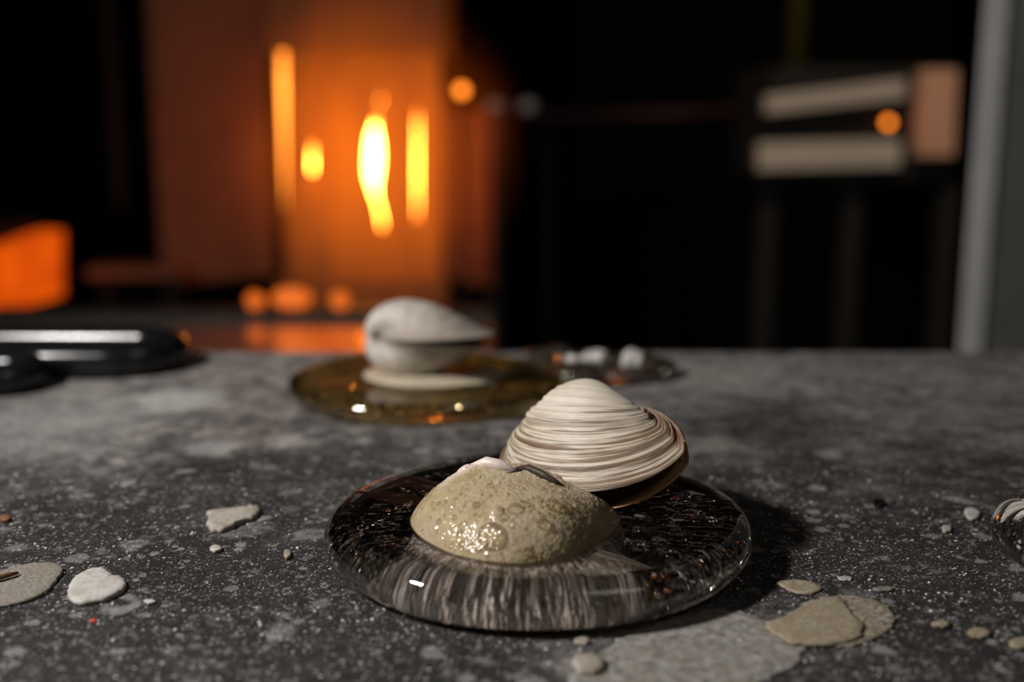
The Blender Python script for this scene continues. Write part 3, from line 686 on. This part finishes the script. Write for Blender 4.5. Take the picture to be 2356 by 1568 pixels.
M['lintel'] = glow_mat('firelit_lintel', .22, .24)  # firelight on the casing put in as emission
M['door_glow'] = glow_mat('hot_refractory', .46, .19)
M['jamb_glow'] = glow_mat('firelit_jamb', .62, .22)  # light of the fire on the jambs, put in as emission
M['gleam'] = N('orange_gleam').set(Base_Color=(.3, .1, .03), Emission_Color=(1, .17, .01), Emission_Strength=.75).m  # orange gleam on the bench lumps put in as emission
M['spark'] = N('orange_lamp').set(Base_Color=(.3, .1, .03), Emission_Color=(1, .24, .02), Emission_Strength=4.0).m
def furnace():
    t = empty('glory_hole', (HOT.x, YF+.3, 0), 'glowing furnace with white-hot gap between its two doors', 'furnace')
    # chamber wall seen through the gaps
    a, b = at(690, 150, YF+.03), at(985, 600, YF+.03)
    box('hot_chamber', (a.x, YF+.026, b.z), (b.x, YF+.45, a.z), M['hot'], t, 0)
    def edge(side):                          # door edges leave a pointed oval gap
        pts = []
        for y, c, wd in ((120, 872, 0), (175, 876, 0), (195, 880, .6), (235, 875, 1.9), (262, 870, .6), (285, 862, 3), (312, 860, 19), (340, 860, 27), (375, 859, 29), (405, 858, 24), (430, 860, 12), (455, 865, 4), (485, 874, 3.6), (515, 879, 2.6), (540, 882, .8), (560, 882, 0), (640, 882, 0)):
            q = at(c+side*wd/2, y, YF); pts.append((q.x, q.z))
        return pts
    L = edge(-1); l0, l1 = at(722, 120, YF), at(722, 640, YF)
    def slit(side, x, ys, wd):
        return [(at(x+side*w_/2, y, YF).x, at(x+side*w_/2, y, YF).z) for y, w_ in zip(ys, wd)]
    Ls = slit(1, 718, (120, 300, 320, 370, 392, 400, 415, 430, 445, 640), (0, 0, 1.2, 4.8, 4.8, 0, 1.8, 1.8, 0, 0))
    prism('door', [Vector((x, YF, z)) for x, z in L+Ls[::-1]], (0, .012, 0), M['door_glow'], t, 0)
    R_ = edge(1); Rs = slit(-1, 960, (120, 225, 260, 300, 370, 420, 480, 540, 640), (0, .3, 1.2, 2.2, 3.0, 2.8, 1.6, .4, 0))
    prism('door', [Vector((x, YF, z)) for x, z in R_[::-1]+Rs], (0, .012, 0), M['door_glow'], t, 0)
    # side jambs
    Lj = slit(-1, 718, (120, 300, 320, 370, 392, 400, 415, 430, 445, 640), (0, 0, 1.2, 4.8, 4.8, 0, 1.8, 1.8, 0, 0))
    prism('jamb', [Vector((x, YF, z)) for x, z in Lj]+[Vector((at(657, y, YF).x, YF, at(657, y, YF).z)) for y in (660, 120)], (0, .012, 0), M['jamb_glow'], t, 0)
    Rj = slit(1, 960, (120, 225, 260, 300, 370, 420, 480, 540, 640), (0, .3, 1.2, 2.2, 3.0, 2.8, 1.6, .4, 0))
    prism('jamb', [Vector((x, YF, z)) for x, z in Rj[::-1]]+[Vector((at(1018, y, YF).x, YF, at(1018, y, YF).z)) for y in (120, 660)], (0, .012, 0), M['jamb_glow'], t, 0)
    # steel casing round it
    lo, hi = at(640, 700, YF), at(1020, -60, YF)
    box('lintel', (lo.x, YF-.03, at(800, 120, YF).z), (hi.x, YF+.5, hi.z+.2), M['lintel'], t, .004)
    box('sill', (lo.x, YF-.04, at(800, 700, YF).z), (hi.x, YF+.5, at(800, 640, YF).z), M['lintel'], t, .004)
    box('casing', (lo.x-.03, YF+.5, at(800, 700, YF).z), (hi.x+.03, YF+.6, hi.z+.2), M['dark_steel'], t, .004)
    for x in (at(652, 400, YF).x-.012, at(1014, 400, YF).x): box('side_panel', (x, YF-.002, at(800, 700, YF).z), (x+.012, YF+.5, at(800, 120, YF).z), M['side'], t, 0)
    for x in (lo.x+.04, hi.x-.04):
        for y in (YF+.04, YF+.46): box('leg', (x-.03, y-.03, 0), (x+.03, y+.03, at(800, 700, YF).z), M['dark_steel'], t, .003)
furnace()
def flame():
    a, b = at(480, 760, 2.34), at(1240, -60, 2.34)
    bm = bmesh.new(); bmesh.ops.create_icosphere(bm, subdivisions=3, radius=1)
    bmesh.ops.scale(bm, vec=((b.x-a.x)/2, .11, (b.z-a.z)/2), verts=bm.verts); bmesh.ops.translate(bm, vec=((a.x+b.x)/2, 2.34, (a.z+b.z)/2), verts=bm.verts)
    m = bpy.data.materials.new('flame_haze'); m.use_nodes = True; nt = m.node_tree; nt.nodes.remove(nt.nodes['Principled BSDF'])
    n = N.__new__(N); n.m = m; n.t = nt; n.out = nt.nodes['Material Output']
    g = n.co('Generated'); gx, gy, gz = n.xyz(g)
    dx = n.math('MULTIPLY', n.math('SUBTRACT', gx, .5), 2.0); dz = n.math('MULTIPLY', n.math('SUBTRACT', gz, .52), 2.0)
    d = n.math('SQRT', n.math('ADD', n.math('MULTIPLY', dx, dx), n.math('MULTIPLY', dz, dz)))
    f = n.math('SUBTRACT', 1.0, n.step(d, .1, 1.0))
    ns = n.ramp(n.noise(n.map(n.geo(), (5, 5, 2.2)), 1.3, 4, .6, .6), [(.34, .05), (.7, 1.0)])
    e = n.new('Emission'); e.inputs[0].default_value = (1, .15, .004, 1); n.wire(n.math('MULTIPLY', n.math('MULTIPLY', f, ns), 3.8), e.inputs[1])
    nt.links.new(e.outputs[0], n.out.inputs['Volume'])
    o = link('flame_haze', from_bm('flame_haze', bm), m); tag(o, 'soft orange flame and glowing haze before the furnace doors', 'flame')
flame()

def hot_shop():
    # sheet shields either side of the furnace, firelight put into their colour
    s = empty('heat_shield', (at(520, 400, 2.5).x, 2.5, 0), 'brown sheet shield with painted firelight, standing left of the furnace', 'shield')
    a, b = at(430, 630, 2.6), at(622, -160, 2.6)
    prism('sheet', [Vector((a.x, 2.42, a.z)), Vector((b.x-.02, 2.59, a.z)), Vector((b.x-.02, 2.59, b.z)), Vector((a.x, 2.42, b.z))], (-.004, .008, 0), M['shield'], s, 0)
    box('post', (a.x-.02, 2.45, 0), (a.x+.02, 2.49, b.z), M['dark_steel'], s)
    s = empty('heat_shield', (at(1080, 400, 2.5).x, 2.5, 0), 'narrow sheet shield with painted firelight, standing right of the furnace', 'shield')
    a, b = at(1030, 640, 2.56), at(1130, 250, 2.45)
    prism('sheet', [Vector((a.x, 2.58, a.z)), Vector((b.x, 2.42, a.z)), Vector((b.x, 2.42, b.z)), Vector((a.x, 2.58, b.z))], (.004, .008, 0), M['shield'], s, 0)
    box('post', (b.x-.02, 2.44, 0), (b.x+.02, 2.48, b.z), M['dark_steel'], s)
    # steel bench just behind the table, its top catching the fire
    n = N('heat_tinted_steel'); f = n.noise(n.map(n.geo(), (6, 30, 6)), 1.5, 4)
    n.set(Base_Color=n.mix(f, (.75, .62, .5), (.92, .8, .66)), Metallic=.9, Roughness=.14); n.bump(n.noise(n.map(n.geo(), (260, 14, 14)), 1, 2), .25, .002); M['bench'] = n.m
    bz = T-.10; x0, x1 = -.62, -.02
    t = empty('steel_bench', (-.3, 1.25, 0), 'low steel bench behind the table, its top lit orange', 'bench')
    box('bench_top', (x0, 1.12, bz-.03), (x1, 1.345, bz), M['bench'], t)
    for x in (x0+.03, x1-.03):
        for y in (1.15, 1.32): box('leg', (x-.02, y-.02, 0), (x+.02, y+.02, bz-.03), M['dark_steel'], t)
    box('back_rail', (x0, 1.345, bz-.03), (x1, 1.385, bz+.010), M['dark_steel'], t)
    for i, (px, py, r, ln, lab) in enumerate(((588, 708, .010, 1.1, 'small dim lump with painted orange gleam, leftmost on the bench'), (672, 700, .013, 1.9, 'long lump with painted orange gleam in the middle of the bench'), (783, 699, .011, 1.0, 'round lump with painted orange gleam nearest the grey-white clam'))):
        q = at(px, py, 1.365); tag(lump('gleaming_lump', (q.x, 1.365, bz+.010+r*.95), (r*ln, r, r), M['gleam'], None, .06, 60+i), lab, 'glass lump', 'gleaming lumps on the bench')
    # box at the far left; firelight on its side is put in as emission
    k = empty('firelit_box', (at(0, 640, 2.2).x, 2.2, 0), 'box at the left edge, orange firelight on its side put in as glow', 'metal_box')
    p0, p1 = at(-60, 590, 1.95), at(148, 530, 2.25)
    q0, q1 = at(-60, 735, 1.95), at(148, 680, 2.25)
    n = N('box_firelight'); f = n.noise(n.map(n.geo(), (9, 9, 9)), 1, 3)
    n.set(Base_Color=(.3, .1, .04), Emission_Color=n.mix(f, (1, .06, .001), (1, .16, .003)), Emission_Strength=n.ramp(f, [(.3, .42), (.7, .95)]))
    prism('firelit_face', [p0, p1, q1, q0], (-.05, .03, 0), n.m, k, 0)
    box('body', (p0.x-.35, 1.95, q1.z-.12), (p0.x-.02, 2.3, p1.z+.02), M['wall'], k)
    box('stand', (p0.x-.3, 2.0, 0), (p0.x+.05, 2.35, q1.z-.12), M['wall'], k)
    # ledge between the box and the furnace
    l = empty('steel_ledge', (at(300, 620, 2.3).x, 2.3, 0), 'dim red lit steel ledge between the firelit box and the furnace', 'bench')
    z = at(300, 620, 2.3).z; xa, xb = at(200, 620, 2.32).x, at(420, 620, 2.32).x
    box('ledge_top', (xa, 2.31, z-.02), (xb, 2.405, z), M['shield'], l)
    for x in (xa+.03, xb-.03): box('leg', (x-.015, 2.34, 0), (x+.015, 2.37, z-.02), M['dark_steel'], l)
    pt = at(272, 420, 2.4); tag(tube('hanging_rod', [(pt.x, 2.4, at(272, 480, 2.4).z), (pt.x, 2.4, at(272, 360, 2.4).z), (pt.x, 2.4, 3.35)], .012, M['side']), 'dim upright rod catching firelight left of the furnace', 'rod')
    # small orange lamps
    for px, py, Y, r, lab in ((1062, 208, 2.20, .010, 'small round orange lamp right of the furnace doors'),):
        q = at(px, py, Y); o = empty('pilot_lamp', (q.x, Y, 0), lab, 'lamp')
        lump('bulb', (q.x, Y, q.z), (r, r, r), M['spark'], o, 0, 1); tube('stem', [(q.x, Y+.02, 0), (q.x, Y+.02, q.z-.004)], .006, M['dark_steel'], o)
    # right: bench cabinet with pale rails
    Y = 2.3
    c = empty('bench_cabinet', (at(1900, 400, Y).x, Y, 0), 'dark cabinet with two pale rails and a rosy upright panel', 'cabinet')
    def bar(nm, pts, mt, dep=.04):
        prism(nm, [at(x, y, Y) for x, y in pts], (0, dep, 0), M[mt], c, .002)
    bar('rail', [(1764, 222), (2085, 182), (2085, 226), (1764, 262)], 'pale')
    bar('rail', [(1748, 330), (2075, 322), (2072, 384), (1745, 392)], 'pale')
    bar('end_panel', [(2122, 160), (2205, 160), (2196, 360), (2112, 360)], 'pinkboard')
    a, b = at(1750, 395, Y+.05), at(2205, 150, Y+.05)
    box('carcass', (a.x+.02, Y+.05, a.z-.02), (b.x, Y+.5, b.z), M['wall'], c)
    for px in (1765, 1960, 2180):
        x = at(px, 500, Y+.07).x; box('leg', (x-.02, Y+.06, 0), (x+.02, Y+.10, a.z-.02), M['wall'], c)
    q = at(2055, 282, Y); lump('indicator_lamp', (q.x, Y+.03, q.z), (.008, .008, .008), M['spark'], c, 0, 2)['label'] = 'small orange lamp'
    q = at(1841, 100, 2.4); tag(tube('gas_pipe', [(q.x, 2.42, at(1841, 185, 2.4).z), (q.x, 2.42, 3.38)], .022, M['olive']), 'olive yellow upright pipe above the cabinet', 'pipe')
    h = [at(1100, 262, 2.6), at(1300, 266, 2.6), at(1540, 262, 2.6), at(1700, 254, 2.6)]
    o = empty('hose', h[1], 'thin dark red hose running from furnace to cabinet', 'hose'); tube('hose_line', h, .010, M['redpipe'], o)
    for px in (1140, 1215): q = at(px, 244, 2.57); lump('clamp', q, (.020, .012, .014), M['grey_steel'], o, .1, px)
    q = at(1266, 400, 2.5); tag(tube('thin_pipe', [(q.x, 2.5, 0), (q.x, 2.5, at(1266, 300, 2.5).z)], .010, M['wall']), 'thin dim upright pipe right of the furnace', 'pipe')
    # grey post with sheet at the right edge
    Y = 1.35
    o = empty('steel_post', (at(2280, 400, Y).x, Y, 0), 'grey steel post with a dark sheet beside it at the right edge', 'post')
    q = at(2266, 400, Y).x
    box('post', (q-.014, Y, 0), (q+.014, Y+.006, 2.2), M['grey_steel'], o)
    box('sheet', (q+.0145, Y+.012, .55), (q+.5, Y+.02, 2.2), M['panel_steel'], o)
hot_shop()
